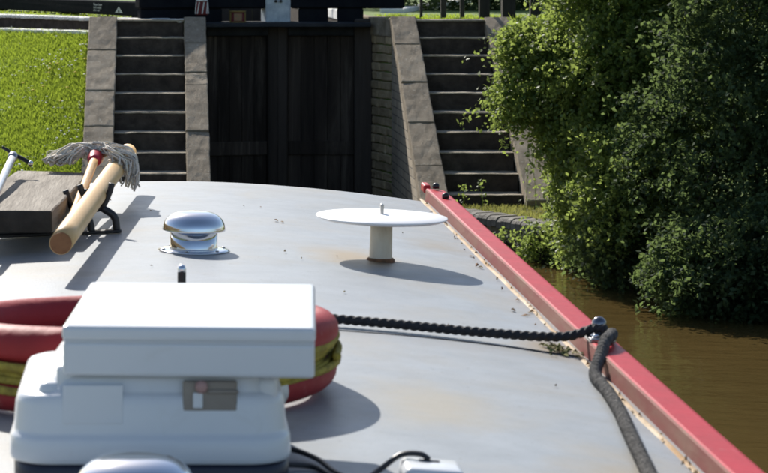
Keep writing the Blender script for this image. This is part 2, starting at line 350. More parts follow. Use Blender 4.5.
# farther banks of the pound either side of the boat
kind(obj('towpath_bank', prism_bm([(-5.5, -60), (-5.5, 10), (-8, 16), (-13.05, 17), (-13.05, 40), (-300, 40), (-300, -60)], 'z', -.6, LAND-.012), 'turf'), 'structure')
kind(obj('offside_bank', prism_bm([(12, -60), (12, 8), (16, 15), (30.01, 17), (30.01, 25.2), (300, 25.2), (300, -60)], 'z', -.6, LAND-.012), 'turf'), 'structure')

# ------------------------------------------------------------------ lock chamber, upper gate
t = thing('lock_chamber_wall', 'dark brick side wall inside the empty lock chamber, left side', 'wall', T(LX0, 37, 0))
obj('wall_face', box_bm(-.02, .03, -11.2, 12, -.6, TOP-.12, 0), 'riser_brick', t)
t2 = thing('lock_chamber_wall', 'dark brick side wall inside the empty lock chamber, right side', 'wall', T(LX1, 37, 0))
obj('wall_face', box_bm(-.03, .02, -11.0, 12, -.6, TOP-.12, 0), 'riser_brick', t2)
edge_me = None
for side, root, xs in ((0, t, (-.02, .04)), (1, t2, (-.04, .02))):
    for k in range(28):
        y = -11.0+k*.82
        o = obj('coping_stone', box_bm(xs[0]-.02*(1-side), xs[1]+.02*side, y+.006, y+.81, TOP-.118, TOP+.012+.004*random.random(), .01, 1), 'white_paint' if k > 2 else 'stone', root)
t = thing('upper_lock_gate', 'far black timber gate closing the upper end of the lock', 'gate', T((LX0+LX1)/2, 48, -.2))
for k in range(8): obj('plank', box_bm(-.93+k*.2325, -.93+k*.2325+.226, -.05, .05, .1, 2.1, .006, 1), 'gate_black', t)
obj('top_rail', box_bm(-.93, .93, -.09, .09, 2.1, 2.3, .01), 'beam_black', t)

# ------------------------------------------------------------------ steps and their sloping side walls
RISE, GO = .176, .30
def flight(label, x0, x1):
    t = thing('stone_steps', label, 'steps', T(x0, 22.5, 0))
    for i in range(1, 10):
        y = 24.9-GO*(i-1)-22.5; z = TOP-RISE*i
        b = random.uniform(-.006, .006)
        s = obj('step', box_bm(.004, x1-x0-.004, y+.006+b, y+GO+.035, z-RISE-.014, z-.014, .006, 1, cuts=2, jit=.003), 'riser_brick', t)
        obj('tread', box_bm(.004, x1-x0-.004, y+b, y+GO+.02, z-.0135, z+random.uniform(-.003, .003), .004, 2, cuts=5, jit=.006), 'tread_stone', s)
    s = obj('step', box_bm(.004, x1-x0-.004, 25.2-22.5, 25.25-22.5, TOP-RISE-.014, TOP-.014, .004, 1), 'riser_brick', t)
    obj('tread', box_bm(.004, x1-x0-.004, 25.17-22.5, 25.5-22.5, TOP-.0135, TOP+.004, .004, 2, cuts=3, jit=.003), 'tread_stone', s)
    return t
SL0, SL1 = -.455, .256; SR0, SR1 = 2.683, 3.41
flight('narrow dark flight of lock steps beside the grass bank', SL0, SL1)
flight('narrow dark flight of lock steps beside the leafy bush', SR0, SR1)
def parapet(label, x0, x1, joints, seed, side_mat=None):
    """wall whose top follows the steps, capped by coping stones; joints = distances down the slope"""
    random.seed(seed)
    t = thing('sloping_wall', label, 'wall', T(x0, 22.3, 0)); w = x1-x0
    y0, z0, y1, z1 = 25.25-22.3, TOP, 22.28-22.3, LAND+.02
    obj('wall_body', prism_bm([(y1+.01, -.6), (y0+.0, -.6), (y0, z0-.10), (y1+.01, z1-.10)], 'x', .006, w-.006), side_mat or 'stone', t)
    L = math.hypot(y0-y1, z0-z1); ang = math.atan2(z0-z1, y0-y1)
    for a, b in zip(joints, joints[1:]):
        bm = box_bm(-.008, w+.008, -L*b+.006, -L*a-.006, -.12, .012, .009, 2, cuts=6, jit=.006)
        obj('coping_stone', bm, 'stone', t, M=T(0, y0, z0+.03+random.uniform(-.006, .006)) @ RX(ang+random.uniform(-.004, .004)))
    return t
parapet('sloping stone side wall between the grass bank and the left steps', -.735, SL0-.004, [0, .2, .43, .62, .83, 1], 3)
parapet('sloping stone side wall between the left steps and the lock gates', SL1+.004, .47, [0, .16, .33, .4, .65, .86, 1], 4)
wing = parapet('sloping stone coped brick wall between the lock gates and the right steps', 2.43, SR0-.004, [0, .17, .385, .60, .82, 1], 5, 'brick_side')
parapet('sloping stone side wall on the bush side of the right steps', SR1+.004, 3.68, [0, .21, .45, .7, 1], 6)
# flat-topped splayed brick return beside the gate
random.seed(11)
P0, P1 = Vector((2.2, 26.20, 0)), Vector((2.432, 25.25, 0)); d = (P1-P0); SLEN = d.length; d.normalize(); nrm = Vector((d.y, -d.x, 0))
if nrm.y > 0: nrm = -nrm
Mw = Matrix(((d.x, -nrm.x, 0, P0.x), (d.y, -nrm.y, 0, P0.y), (0, 0, 1, 0), (0, 0, 0, 1)))   # local x along the face, local y into the wall
t = thing('splayed_brick_wall', 'worn brick corner of the lock wall just right of the gates', 'wall', Mw)
obj('wall_core', box_bm(.0, SLEN-.01, .035, .16, -.6, TOP-.19), 'mortar', t)
bmes = [box_bm(-.1, .1, 0, .08, -.044, .044, .010, 1, cuts=1, jit=.008) for _ in range(4)]
bmeshes = []
for b in bmes:
    me = bpy.data.meshes.new('brick'); b.to_mesh(me); b.free(); me.materials.append(MATS['brick']); bmeshes.append(me)
for r_ in range(19):
    x = -random.uniform(0, .2); z = .02+r_*.0965
    while x < SLEN-.01:
        w = random.choice((.30, .34, .22, .38)); a = max(x, 0); b2 = min(x+w, SLEN)
        if b2-a > .04:
            o = bpy.data.objects.new('brick', random.choice(bmeshes)); link(o, t)
            o.matrix_local = T((a+b2)/2, random.uniform(-.008, .010), z) @ Matrix.Diagonal(((b2-a-.010)/.2, 1, random.uniform(.96, 1.04), 1)) @ RY(random.uniform(-.02, .02))
        x += w
for k in range(5):
    a, b2 = k*SLEN/5, (k+1)*SLEN/5
    obj('cap_brick', box_bm(a+.004, b2-.004, -.012, .30, TOP-.185, TOP+.02, .018, 2, cuts=1, jit=.006), 'stone', t)
# white-edged kerbs along the top of the left bank
def kerb(label, line, ztop, hgt, length, bw=.115):
    a0 = line[0]; t = thing('white_edged_kerb', label, 'kerb', T(a0[0], a0[1], 0)); n = 0
    for a, b in zip(line, line[1:]):
        a = Vector(a); b = Vector(b); D_ = b-a; L = D_.length; ang = math.atan2(D_.y, D_.x); s = 0
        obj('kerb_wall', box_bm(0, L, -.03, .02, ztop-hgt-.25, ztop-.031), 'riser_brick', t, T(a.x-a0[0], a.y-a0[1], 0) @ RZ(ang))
        while s < min(L, length-n*bw) and n < 130:
            p = a+D_.normalized()*s
            obj('kerb_brick', kerb_me, None, t, T(p.x-a0[0], p.y-a0[1], ztop+random.uniform(-.003, .003)) @ RZ(ang)); s += bw; n += 1
    return t
kb = box_bm(.007, .108, -.18, .05, -.030, .010, .011, 2); kerb_me = bpy.data.meshes.new('kerb_brick'); kb.to_mesh(kb_me := kerb_me); kb.free(); kerb_me.materials.append(MATS['white_paint'])
kerb('upper white-edged brick kerb above the left steps and grass', coping_line[:5], TOP, .14, 9.5)
kerb('lower white-edged brick kerb at the top of the grass bank', lower_line[:3], 1.845, .02, 4.8)

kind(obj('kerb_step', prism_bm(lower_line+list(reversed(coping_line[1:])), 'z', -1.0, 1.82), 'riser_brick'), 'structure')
# bull-nosed brick edging of the right landing and the rough stones under it
random.seed(21)
t = thing('landing_edge_wall', 'curved edging of bull-nosed bricks over rough stones, right landing', 'wall', T(2.44, 22.2, 0))
bl = bmesh.new()
pr = [(-.02, -.06), (-.02, -.005), (.0, .018), (.03, .03), (.22, .03), (.22, -.06)]
bl = prism_bm(pr, 'x', .003, .066); bl_me = bpy.data.meshes.new('edge_brick'); bl.to_mesh(bl_me); bl.free(); bl_me.materials.append(MATS['bullnose'])
stone_mes = []
for _ in range(5):
    b = box_bm(-.5, .5, 0, .16, -.5, .5, .0, 1, cuts=2); sd = random.random()*40
    bmesh.ops.smooth_vert(b, verts=b.verts[:], factor=.35, use_axis_x=True, use_axis_y=True, use_axis_z=True)
    for v in b.verts: v.co += noise.noise_vector(v.co*3+Vector((sd, 0, 0)))*.06*Vector((1, .5, 1)).length*.5
    me = bpy.data.meshes.new('stone'); b.to_mesh(me); b.free(); me.materials.append(MATS['bank_stone']); stone_mes.append(me)
for a, b in list(zip(right_edge, right_edge[1:]))[:5]:
    a = Vector(a); b = Vector(b); D_ = (b-a); L = D_.length; D_.normalize(); ang = math.atan2(D_.y, D_.x); s = 0
    while s < L-.03:
        p = a+D_*s
        obj('edge_brick', bl_me, None, t, T(p.x-2.44, p.y-22.2, LAND+random.uniform(-.006, .006)) @ RZ(ang+random.uniform(-.02, .02))); s += .069
    for row, (zc, hh) in enumerate(((.155, .13), (.03, .11), (-.08, .12))):
        s = -.1*row
        while s < L:
            w = random.uniform(.16, .34); p = a+D_*(s+w/2)
            obj('stone', random.choice(stone_mes), None, t, T(p.x-2.44, p.y-22.2, zc+random.uniform(-.012, .012)) @ RZ(ang) @ T(0, random.uniform(-.03, .02), 0) @ RY(random.uniform(-.06, .06)) @ Matrix.Diagonal((w*.98, 1, hh, 1))); s += w
# left landing edge, mostly hidden behind the boat
t = thing('landing_edge_wall', 'brick edging of the left landing, behind the boat roof', 'wall', T(.45, 22.2, 0))
for a, b in list(zip(left_edge, left_edge[1:]))[:4]:
    a = Vector(a); b = Vector(b); D_ = (b-a); L = D_.length; ang = math.atan2(D_.y, D_.x)
    obj('edge_wall', box_bm(0, L, -.10, .05, -.5, LAND+.02, .01), 'stone', t, T(a.x-.45, a.y-22.2, 0) @ RZ(ang))

# ------------------------------------------------------------------ lower lock gates
random.seed(31)
MX, MY = 1.265, 26.02                              # where the two leaves meet
def gate_leaf(label, hx, hy, sgn):
    dx, dy = MX-hx, MY-hy; L = math.hypot(dx, dy); ang = math.atan2(dy, dx)
    t = thing('lock_gate', label, 'gate', T(hx, hy, -.5) @ RZ(ang))
    # local x runs from heel to mitre; the face seen is local -y for the left leaf, +y for the right one
    f = -1 if sgn > 0 else 1
    def bx(name, x0, x1, y0, y1, z0, z1, m, bev=.008, jit=0): 
        a, b = sorted((y0*f, y1*f)); return obj(name, box_bm(x0, x1, a, b, z0, z1, bev, 1, cuts=2 if jit else 0, jit=jit), m, t)
    n = 5; w = (L-.24)/n
    for k in range(n):
        bx('plank', .12+k*w+.0015, .12+(k+1)*w-.0015, -.05, .02+random.uniform(-.004, .004), .3, 2.30, 'gate_slime', .003, .003)
    bx('gap_light_block', .115, L-.115, -.075, -.052, .3, 2.30, 'gate_black', 0)  # added sheet that stops sunlight coming through between the planks
    bx('heel_post', -.08, .118, -.12, .12, .2, 2.475, 'gate_black', .02)
    mp_ = bx('mitre_post', L-.118, L-.004, -.11, .10, .2, 2.43, 'gate_black', .015)
    mp2 = bx('mitre_post_top', L-.150, L-.006, -.10, .115, 2.432, 2.86, 'mitre_white', .012)
    kb = lathe_bm([(.0001, -.012), (.016, -.012), (.016, .008), (.009, .014), (.0001, .014)], 14, False, False)
    obj('bolt', kb, 'black_steel', mp2, T(L-.045, .122*f, 2.665) @ RX(R(-90)*f))
    for z, h in ((2.29, .155),): bx('top_rail', .118, L-.118, -.06, .10, z, z+h, 'gate_top', .012)
    for z in (.45, 1.0): bx('rail', .118, L-.118, .028, .042, z, z+.15, 'gate_slime', .006, .004)
    bx('walkway_board', -.05, L-.02, .105, .33, 2.39, 2.435, 'gate_top', .006, .003)
    return t, L, f, bx
tl, Ll, fl, bxl = gate_leaf('black timber lock gate, left leaf with a painted can on its walkway', .36, 25.80, 1)
tr, Lr, fr_, bxr = gate_leaf('black timber lock gate, right leaf beside the worn brick corner', 2.22, 25.98, -1)
# upper beams of the gates; uprights widened and added to darken the gaps below
bxl('balance_beam', -.62, Ll-.15, -.12, .10, 2.585, 2.95, 'beam_black', .02)
bxl('upright', -.60, .30, -.07, .07, 2.44, 2.584, 'beam_black', .008)
bxr('balance_beam', -.42, Lr-.15, -.12, .10, 2.585, 2.95, 'beam_black', .02)
bxr('upright', .02, .30, -.08, .08, 2.44, 2.584, 'beam_black', .008)
bxr('upright', .40, .72, -.07, .07, 2.44, 2.584, 'beam_black', .008)
# long low beam with lettering, parallel to the left kerb
ba, bb = Vector((-.1, 25.62)), Vector((-2.6, 32.4))
D_ = bb-ba; L = D_.length; ang = math.atan2(D_.y, D_.x)
t = thing('lettered_beam', 'long black beam with small grey lettering and a triangle, above the grass', 'beam', T(ba.x, ba.y, TOP+.02) @ RZ(ang))
obj('beam', box_bm(0, L, -.24, 0, 0, .158, .012, 2, cuts=3, jit=.002), 'beam_black', t)
for s in (.5, 3, 6): obj('support_block', box_bm(s, s+.2, -.2, -.03, -.02, .0), 'beam_black', t)
def text(body, size, M, parent, m, name='lettering'):
    cu = bpy.data.curves.new(name, 'FONT'); cu.body = body; cu.size = size; cu.extrude = .0008; cu.align_x = 'LEFT'
    o = bpy.data.objects.new('tmp', cu); C.objects.link(o); bpy.context.view_layer.update()
    me = bpy.data.meshes.new_from_object(o.evaluated_get(bpy.context.evaluated_depsgraph_get())); bpy.data.objects.remove(o)
    return obj(name, me, m, parent, M)
# the face we see is local +y (it looks back down the canal); x runs right to left there
F = Matrix(((-1, 0, 0, 0), (0, 0, 1, 0), (0, 1, 0, 0), (0, 0, 0, 1)))
for k, s in enumerate(('Please leave', 'lock empty', 'after use')):
    text(s, .040, T(1.90, .003, .100-k*.032) @ F @ Matrix.Diagonal((1.55, 1, 1, 1)), t, 'sign_paint')
tb = bmesh.new(); 
def tri(bm, x, z, w, h, y):
    vs = [bm.verts.new((x+w/2, y, z)), bm.verts.new((x-w/2, y, z)), bm.verts.new((x, y, z+h))]; bm.faces.new(vs)
tri(tb, 1.02, .03, .26, .072, .004); obj('warning_triangle', tb, 'sign_paint', t)
tb = bmesh.new(); tri(tb, 1.02, .037, .055, .034, .006); obj('triangle_mark', tb, 'beam_black', t)

# painted cans
def painted_can(label, M, r, h, style):
    t = thing('painted_can', label, 'can', M, 'painted cans at the lock gates')
    obj('body', lathe_bm([(r*.9, 0), (r, .01), (r*.94, h*.55), (r*.86, h*.93), (r*.9, h)], 28), 'can_red', t, smooth=True)
    if style == 0:
        obj('lid', lathe_bm([(r*.95, h), (r*.95, h+.014), (r*.5, h+.024), (.001, h+.026)], 28), 'buoy_white', t, smooth=True)
        for k in range(8):
            a = 2*math.pi*k/8; p = [(r*1.0*math.cos(a+q*.35), r*1.0*math.sin(a+q*.35), .012+q*(h-.02)) for q in (0, .25, .5, .75, 1)]
            p = [(x*(1-.07*i/4)*1.004, y*(1-.07*i/4)*1.004, z) for i, (x, y, z) in enumerate(p)]
            obj('white_stripe', tube_bm(p, .007, 6), 'buoy_white', t)
    else:
        for z in (.0, h*.98): obj('hoop', lathe_bm([(r*.92, z), (r*1.03, z+.002), (r*1.03, z+.012), (r*.9, z+.014)], 28), 'can_yellow', t)
        for a in (-155, -25): obj('yellow_band', box_bm(-.009, .009, -.004, .004, .008, h*.95), 'can_yellow', t, T(r*math.cos(R(a)), r*math.sin(R(a)), 0) @ RZ(R(a+90)))
        obj('painted_panel', box_bm(-.042, .042, -.006, .006, .02, h*.85), 'can_green', t, T(0, -r*.99, 0))
    return t
painted_can('red can with white stripes and white lid on the stone pier', T(.445, 25.40, TOP+.05), .068, .145, 0)
painted_can('red and yellow painted can on the left gate walkway', T(.835, 25.75, 1.936), .086, .115, 1)

# fence posts above the right steps, white-edged kerb behind them
random.seed(41)
post_lab = ['slim dark post nearest the lock gates, above the right steps', 'weathered brown post, second from the lock gates above the right steps', 'thin dark post, third from the lock gates above the right steps',
            'broad dark post, fourth from the lock gates above the right steps', 'broadest dark post, fifth from the lock gates above the right steps', 'dark post nearest the bush, above the right steps']
for (px, w), lb in zip(((421, .03), (443.3, .06), (462, .045), (484, .11), (508, .14), (535, .11)), post_lab):
    y = 25.95; x = (px-160)*y/2400
    t = thing('fence_post', lb, 'post', T(x, y, TOP-.01), 'posts above the right steps')
    obj('post', box_bm(-w/2, w/2, -w/2, w/2, -.2, .95, .006, 2, cuts=3, jit=.004), 'post_wood', t)
    obj('post_cap', box_bm(-w/2-.008, w/2+.008, -w/2-.008, w/2+.008, .951, .985, .006), 'post_wood', t)
t = thing('white_edged_kerb', 'white-edged kerb running away behind the dark posts', 'kerb', T(2.85, 29.6, TOP))
a, b = Vector((2.85, 29.6)), Vector((5.7, 42.5)); D_ = b-a; L = D_.length; ang = math.atan2(D_.y, D_.x); s = 0
while s < L:
    obj('kerb_stone', box_bm(.01, .79, -.14, .14, -.05, .05, .01, 1), 'white_paint', t, T(D_.normalized().x*s, D_.normalized().y*s, 0) @ RZ(ang)); s += .8

# ------------------------------------------------------------------ the boat the photograph is taken from
HW, CAM = .872, .07
PITCH = .0125
ROOF0 = EYE-.765
BoatM = T(0, 0, ROOF0) @ RX(PITCH)                 # x across, y forward, z up from the crown of the roof
def rz(x): return -CAM*(x/HW)**2                     # camber
def on_roof(x, y, dz=0, yaw=0, lean=1.0):
    roll = math.atan(2*CAM*x/HW**2)*lean
    return BoatM @ T(x, y, rz(x)+dz) @ RZ(-yaw) @ RY(roll)
Y0, Y1 = 1.55, 7.71                                 # after and forward ends of the roof
boat = thing('narrowboat', 'pale grey-blue cambered boat roof edged by a red handrail', 'boat', BoatM @ T(0, 4.6, -1.735))
OFF = T(0, -4.6, 1.735)
def bpart(name, bm, m, parent=boat, smooth=False): 
    return obj(name, bm, m, parent, OFF if parent is boat else None, smooth)
nx, ny = 48, 60; V = []; F = []
for j in range(ny+1):
    for i in range(nx+1):
        x = (-HW-.01)+2*(HW+.01)*i/nx; y = Y0+(Y1-Y0)*j/ny
        V.append((x, y, rz(x)+.0016*noise.noise(Vector((x*2.2, y*1.6, 0)))-(0 if j < ny else .01)))
for j in range(ny):
    for i in range(nx):
        k = j*(nx+1)+i; F.append((k, k+1, k+nx+2, k+nx+1))
roof = bpart('roof', pydata('roof', V, F), 'roof_paint', smooth=True)
def strip(name, x0, x1, y0, y1, z, m, parent=boat, n=24):
    bm = bmesh.new(); A = []; B = []
    for i in range(n+1):
        x = x0+(x1-x0)*i/n; A.append(bm.verts.new((x, y0, rz(x)+z))); B.append(bm.verts.new((x, y1, rz(x)+z)))
    for i in range(n): bm.faces.new((A[i], A[i+1], B[i+1], B[i]))
    return bpart(name, bm, m, parent)
sm = obj('roof_seam', tube_bm([(x, 4.765, rz(x)+.0005) for x in np.linspace(-.83, .835, 60)], .0022, 6), 'hull_black', roof)
for s in (-1, 1):
    # handrail section: inner upright face, rounded inner edge, top falling outward, outer face
    prof = [(.836, -.075), (.838, -.034), (.8405, -.0305), (.845, -.0295), (.893, -.035), (.900, -.038), (.904, -.046), (.904, -.10), (.87, -.10)]
    prof = [(s*(x+.012), z-.001) for x, z in prof]
    bm = bmesh.new(); rings = []
    ys = list(np.linspace(Y0, Y1-.03, 30))+[Y1-.01, Y1]
    for k, y in enumerate(ys):
        wob = .0012*noise.noise(Vector((y*1.3, s*5, 0)))
        sc = 1 if k < 30 else (.9, .75)[k-30]
        rings.append([bm.verts.new((s*.882+(x-s*.882)*sc+wob, y, -.065+(z+.065)*sc)) for x, z in prof])
    for ra, rb in zip(rings, rings[1:]):
        for q in range(len(prof)): bm.faces.new((ra[q], ra[(q+1) % len(prof)], rb[(q+1) % len(prof)], rb[q]))
    bm.faces.new(rings[0]); bm.faces.new(rings[-1]); bmesh.ops.recalc_face_normals(bm, faces=bm.faces[:])
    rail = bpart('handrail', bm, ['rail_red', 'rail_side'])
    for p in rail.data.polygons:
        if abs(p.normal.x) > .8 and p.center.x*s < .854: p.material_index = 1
    # rusty gutter bead at the foot of the rail
    g = bmesh.new()
    pts = [(s*(.834+.004*noise.noise(Vector((y*3, 7, 0)))), y, rz(.834)+.001) for y in np.linspace(Y0, Y1-.03, 70)]
    tube_bm(pts, [.0062+.003*noise.noise(Vector((p[1]*5, 3, 0))) for p in pts], 8, g)
    for v in g.verts: v.co.z = rz(.834)+(v.co.z-rz(.834))*.35
    bpart('gutter_bead', g, 'gutter_rust')
    if s > 0:
        for (yy, dz) in ((7.40, 0), (7.66, .004)):
            obj('rail_bolt', lathe_bm([(.011, 0), (.011, .012), (.006, .017), (.001, .018)], 14), 'black_steel', rail, T(.880, yy, -.032+dz), True)
        obj('rail_end_tab', box_bm(.847, .870, 7.715, 7.80, -.05, -.022, .006), 'rail_red', rail)
    # cabin side below the rail, gunwale
    bpart('cabin_side', prism_bm([(s*.855, -.099), (s*.885, -.101), (s*.985, -.90), (s*.955, -.90)], 'y', Y0, Y1), 'cabin_green')
    bpart('gunwale', box_bm(min(s*.95, s*1.05), max(s*.95, s*1.05), -.6, 9.2, -.96, -.901, .01), 'hull_black')
bpart('cabin_front', prism_bm([(-.95, -.92), (.95, -.92), (.85, -.10)]+[(x, rz(x)-.012) for x in np.linspace(.83, -.83, 20)]+[(-.85, -.10)], 'y', Y1-.05, Y1-.012), 'cabin_green')
bpart('cabin_back', prism_bm([(-.95, -.92), (.95, -.92), (.85, -.10)]+[(x, rz(x)-.012) for x in np.linspace(.83, -.83, 20)]+[(-.85, -.10)], 'y', Y0+.012, Y0+.05), 'cabin_green')
hull = [(1.03, -.6), (1.04, 6), (1.03, 9.2), (.9, 10.2), (.6, 11.1), (.0, 11.75), (-.6, 11.1), (-.9, 10.2), (-1.03, 9.2), (-1.04, 6), (-1.03, -.6), (-.7, -1.3), (0, -1.5), (.7, -1.3)]
bpart('hull', prism_bm(hull, 'z', -2.3, -.965), 'hull_black')
bpart('bow_deck', prism_bm([(x*.96, y) for x, y in hull[2:9]], 'z', -.962, -.93), 'deck_grey')

# ------------------------------------------------------------------ things on the roof
def mushroom_vent(label, M, sc=1.0):
    t = thing('mushroom_vent', label, 'vent', M @ Matrix.Scale(sc, 4), 'chrome mushroom vents')
    obj('flange', lathe_bm([(.088, 0), (.0885, .0025), (.080, .0045), (.060, .0065)], 56), 'chrome', t, smooth=True)
    obj('collar', lathe_bm([(.0600, .006), (.0585, .010), (.0580, .052)], 56), 'chrome', t, smooth=True)
    a = [(.060, .051), (.0775, .0500), (.0785, .0520), (.0775, .0560)]
    a += [(.0775*math.cos(th)**.62, .054+.043*math.sin(th)) for th in np.linspace(.12, math.pi/2-.03, 14)]
    obj('cap', lathe_bm(a, 56), 'chrome', t, smooth=True)
    for k in range(6):
        th = 2*math.pi*k/6+.3
        obj('screw', lathe_bm([(.0045, 0), (.0042, .002), (.001, .003)], 10), 'steel_dull', t, T(.078*math.cos(th), .078*math.sin(th), .0045), True)
    return t
mushroom_vent('whole chrome mushroom vent on the roof beside the wooden pole', on_roof(.083, 5.92, 0))
mushroom_vent('chrome mushroom vent cut off by the bottom edge, before the white unit', on_roof(-.032, 3.10, .004))

# white disc on a short stem
t = thing('disc_aerial', 'thin white disc on a short cream stem standing on the roof', 'aerial', on_roof(.545, 5.93, 0, 0, .25))
obj('stem', lathe_bm([(.032, -.008), (.031, .002), (.0285, .010), (.0275, .05), (.027, .094)], 32), 'stem_cream', t, smooth=True)
obj('stem_foot', lathe_bm([(.036, -.010), (.035, .004), (.030, .008)], 24), 'rust', t, smooth=True)
dsc = obj('disc', lathe_bm([(.02, .092), (.10, .0955), (.150, .102), (.1615, .1065), (.1625, .109), (.161, .1105), (.10, .1150), (.001, .1165)], 72), 'disc_white', t, smooth=True)
obj('clip', box_bm(-.004, .004, -.012, .012, .104, .141, .003), 'steel_dull', dsc)

# roof dolly and ropes
DX, DY = .043, 4.83
t = thing('mooring_peg', 'short dark steel mooring peg standing behind the white lid', 'peg', on_roof(DX, DY))
obj('peg', lathe_bm([(.0085, 0), (.0085, .098), (.0075, .106), (.004, .110), (.001, .111)], 18), 'black_steel', t, smooth=True)
obj('peg_cap', lathe_bm([(.0088, .098), (.0088, .104), (.006, .1105), (.001, .1122)], 18), 'chrome', t, smooth=True)
obj('base_plate', box_bm(-.05, .05, -.05, .05, -.002, .006, .002), 'black_steel', t)
FX, FY = .876, 4.79                                 # fairlead on the rail
t = thing('rail_fairlead', 'polished ball-topped steel fairlead on the red handrail', 'fairlead', BoatM @ T(FX, FY, -.031))
obj('foot', box_bm(-.026, .026, -.045, .045, -.002, .008, .003), 'steel_dull', t)
for a in (-.03, .03): obj('stud', lathe_bm([(.007, .008), (.007, .013), (.001, .015)], 12), 'chrome', t, T(-.012, a, 0), True)
obj('ball_post', lathe_bm([(.011, .007), (.010, .012), (.0125, .018), (.0150, .026), (.0140, .036), (.0085, .0425), (.001, .045)], 28), 'dark_chrome', t, smooth=True)
pts = spline([(DX+.012, DY, rz(DX)+.024), (.22, 4.825, rz(.22)+.018), (.45, 4.815, rz(.45)+.015), (.65, 4.805, rz(.65)+.018), (.80, 4.797, -.028), (FX-.012, FY-.004, -.010), (FX+.010, FY-.022, -.008)], 420)
rp = obj('mooring_rope', tube_bm(pts, .0090, 15, lobes=3, pitch=.050, amp=.14), 'black_rope', smooth=True); rp.matrix_world = BoatM
tag(rp, 'taut black twisted rope running across the roof to the fairlead', 'rope')
pts = spline([(DX+.0205*math.cos(a)*1.0, DY+.0205*math.sin(a), rz(DX)+.012+.0022*a) for a in np.linspace(0, 12, 40)], 160)
obj('rope_turns', tube_bm(pts, .0095, 12, lobes=3, pitch=.075, amp=.2), 'black_rope', rp, smooth=True)
g = [(FX+.020, FY-.030, -.016), (FX+.012, FY-.065, -.013), (FX-.010, FY-.125, -.014), (FX-.030, FY-.185, -.030), (.816, 4.50, rz(.816)+.010), (.806, 4.32, rz(.806)+.011), (.790, 4.12, rz(.790)+.011), (.768, 3.92, rz(.768)+.011), (.745, 3.70, rz(.745)+.011), (.712, 3.4, rz(.712)+.011), (.66, 3.0, rz(.66)+.011)]
pts = spline(g, 620)
gr = obj('mooring_rope', tube_bm(pts, .0104, 15, lobes=3, pitch=.045, amp=.22), 'grey_rope', smooth=True); gr.matrix_world = BoatM
tag(gr, 'slack grey twisted rope lying along the roof inside the red handrail', 'rope')

# lifebuoys with a coil of yellow line between them
BX, BY = -.042, 4.145
def buoy(label, dz, R0, r0, tilt, bands):
    t = thing('lifebuoy', label, 'lifebuoy', on_roof(BX, BY, dz) @ RX(tilt), 'stacked red lifebuoys')
    n = 96; m = 20
    def tor(a0, a1, rr, name, mt, closed):
        bm = bmesh.new(); k = n if closed else 10; rings = []
        for i in range(k+(0 if closed else 1)):
            a = a0+(a1-a0)*i/k
            rings.append([bm.verts.new(((R0+rr*1.06*math.cos(b))*math.cos(a), (R0+rr*1.06*math.cos(b))*math.sin(a), r0+rr*.98*math.sin(b))) for b in [2*math.pi*j/m for j in range(m)]])
        for i in range(k):
            A, B = rings[i], rings[(i+1) % len(rings)]
            for j in range(m): bm.faces.new((A[j], B[j], B[(j+1) % m], A[(j+1) % m]))
        bmesh.ops.recalc_face_normals(bm, faces=bm.faces[:])
        return obj(name, bm, mt, t, smooth=True)
    tor(0, 2*math.pi, r0, 'ring', 'buoy_red', True)
    for q in bands: tor(R(q)-.075, R(q)+.075, r0+.0015, 'white_band', 'buoy_white', False)
    return t
buoy('lower red lifebuoy with white bands lying on the roof', .001, .317, .0285, 0, (-48, 42, 132, 205))
coil = bmesh.new()
random.seed(5)
for k in range(11):
    rr = .330+random.uniform(-.004, .012); zz = .040+(k % 5)*.0105+random.uniform(-.003, .003); ph = random.random()*6
    pts = [((rr+.006*math.sin(3*a+ph))*math.cos(a), (rr+.006*math.sin(3*a+ph))*math.sin(a), zz+.004*math.sin(2*a+ph)) for a in np.linspace(0, 2*math.pi, 121)[:-1]]
    tube_bm(pts, .0068, 9, coil, closed=True, lobes=3, pitch=.05, amp=.16)
pts = spline([(.33, .05, .060), (.346, .03, .064), (.350, .0, .060), (.345, -.04, .057), (.34, -.10, .06)], 30)
tube_bm(pts, .0068, 9, coil, lobes=3, pitch=.05, amp=.16)
co = obj('rope_coil', coil, 'yellow_rope', smooth=True); co.matrix_world = on_roof(BX, BY, .0)
tag(co, 'coil of yellow twisted line squeezed between the two red lifebuoys', 'rope')
buoy('upper red lifebuoy resting on the yellow rope coil', .062, .316, .0325, R(-3.6), (60, 160, 262, 305))

# white moulded unit with a flat lid
M_un = on_roof(0, 3.35, 0)
t = thing('white_plastic_unit', 'white moulded plastic unit with a flat rectangular lid, nearest the camera', 'appliance', M_un)
def rrect(cx, cy, hx, hy, rad, z, n=8):
    out = []
    for q, (sx, sy) in enumerate(((1, 1), (-1, 1), (-1, -1), (1, -1))):
        for k in range(n+1):
            a = q*math.pi/2+k/n*math.pi/2
            out.append((cx+sx*(hx-rad)+rad*math.cos(a), cy+sy*(hy-rad)+rad*math.sin(a), z))
    return out
def loft(secs, name, m, parent, smooth=True):
    bm = bmesh.new(); rings = [[bm.verts.new(p) for p in s] for s in secs]; n = len(rings[0])
    for a, b in zip(rings, rings[1:]):
        for k in range(n): bm.faces.new((a[k], a[(k+1) % n], b[(k+1) % n], b[k]))
    bm.faces.new(list(reversed(rings[0]))); bm.faces.new(rings[-1]); bmesh.ops.recalc_face_normals(bm, faces=bm.faces[:])
    return obj(name, bm, m, parent, smooth=smooth)
cy = .20
loft([rrect(-.012, cy, .195, .195, .055, -.004), rrect(-.012, cy, .195, .195, .055, .026), rrect(-.012, cy, .190, .190, .055, .031)], 'plinth', 'navy_plastic', t)
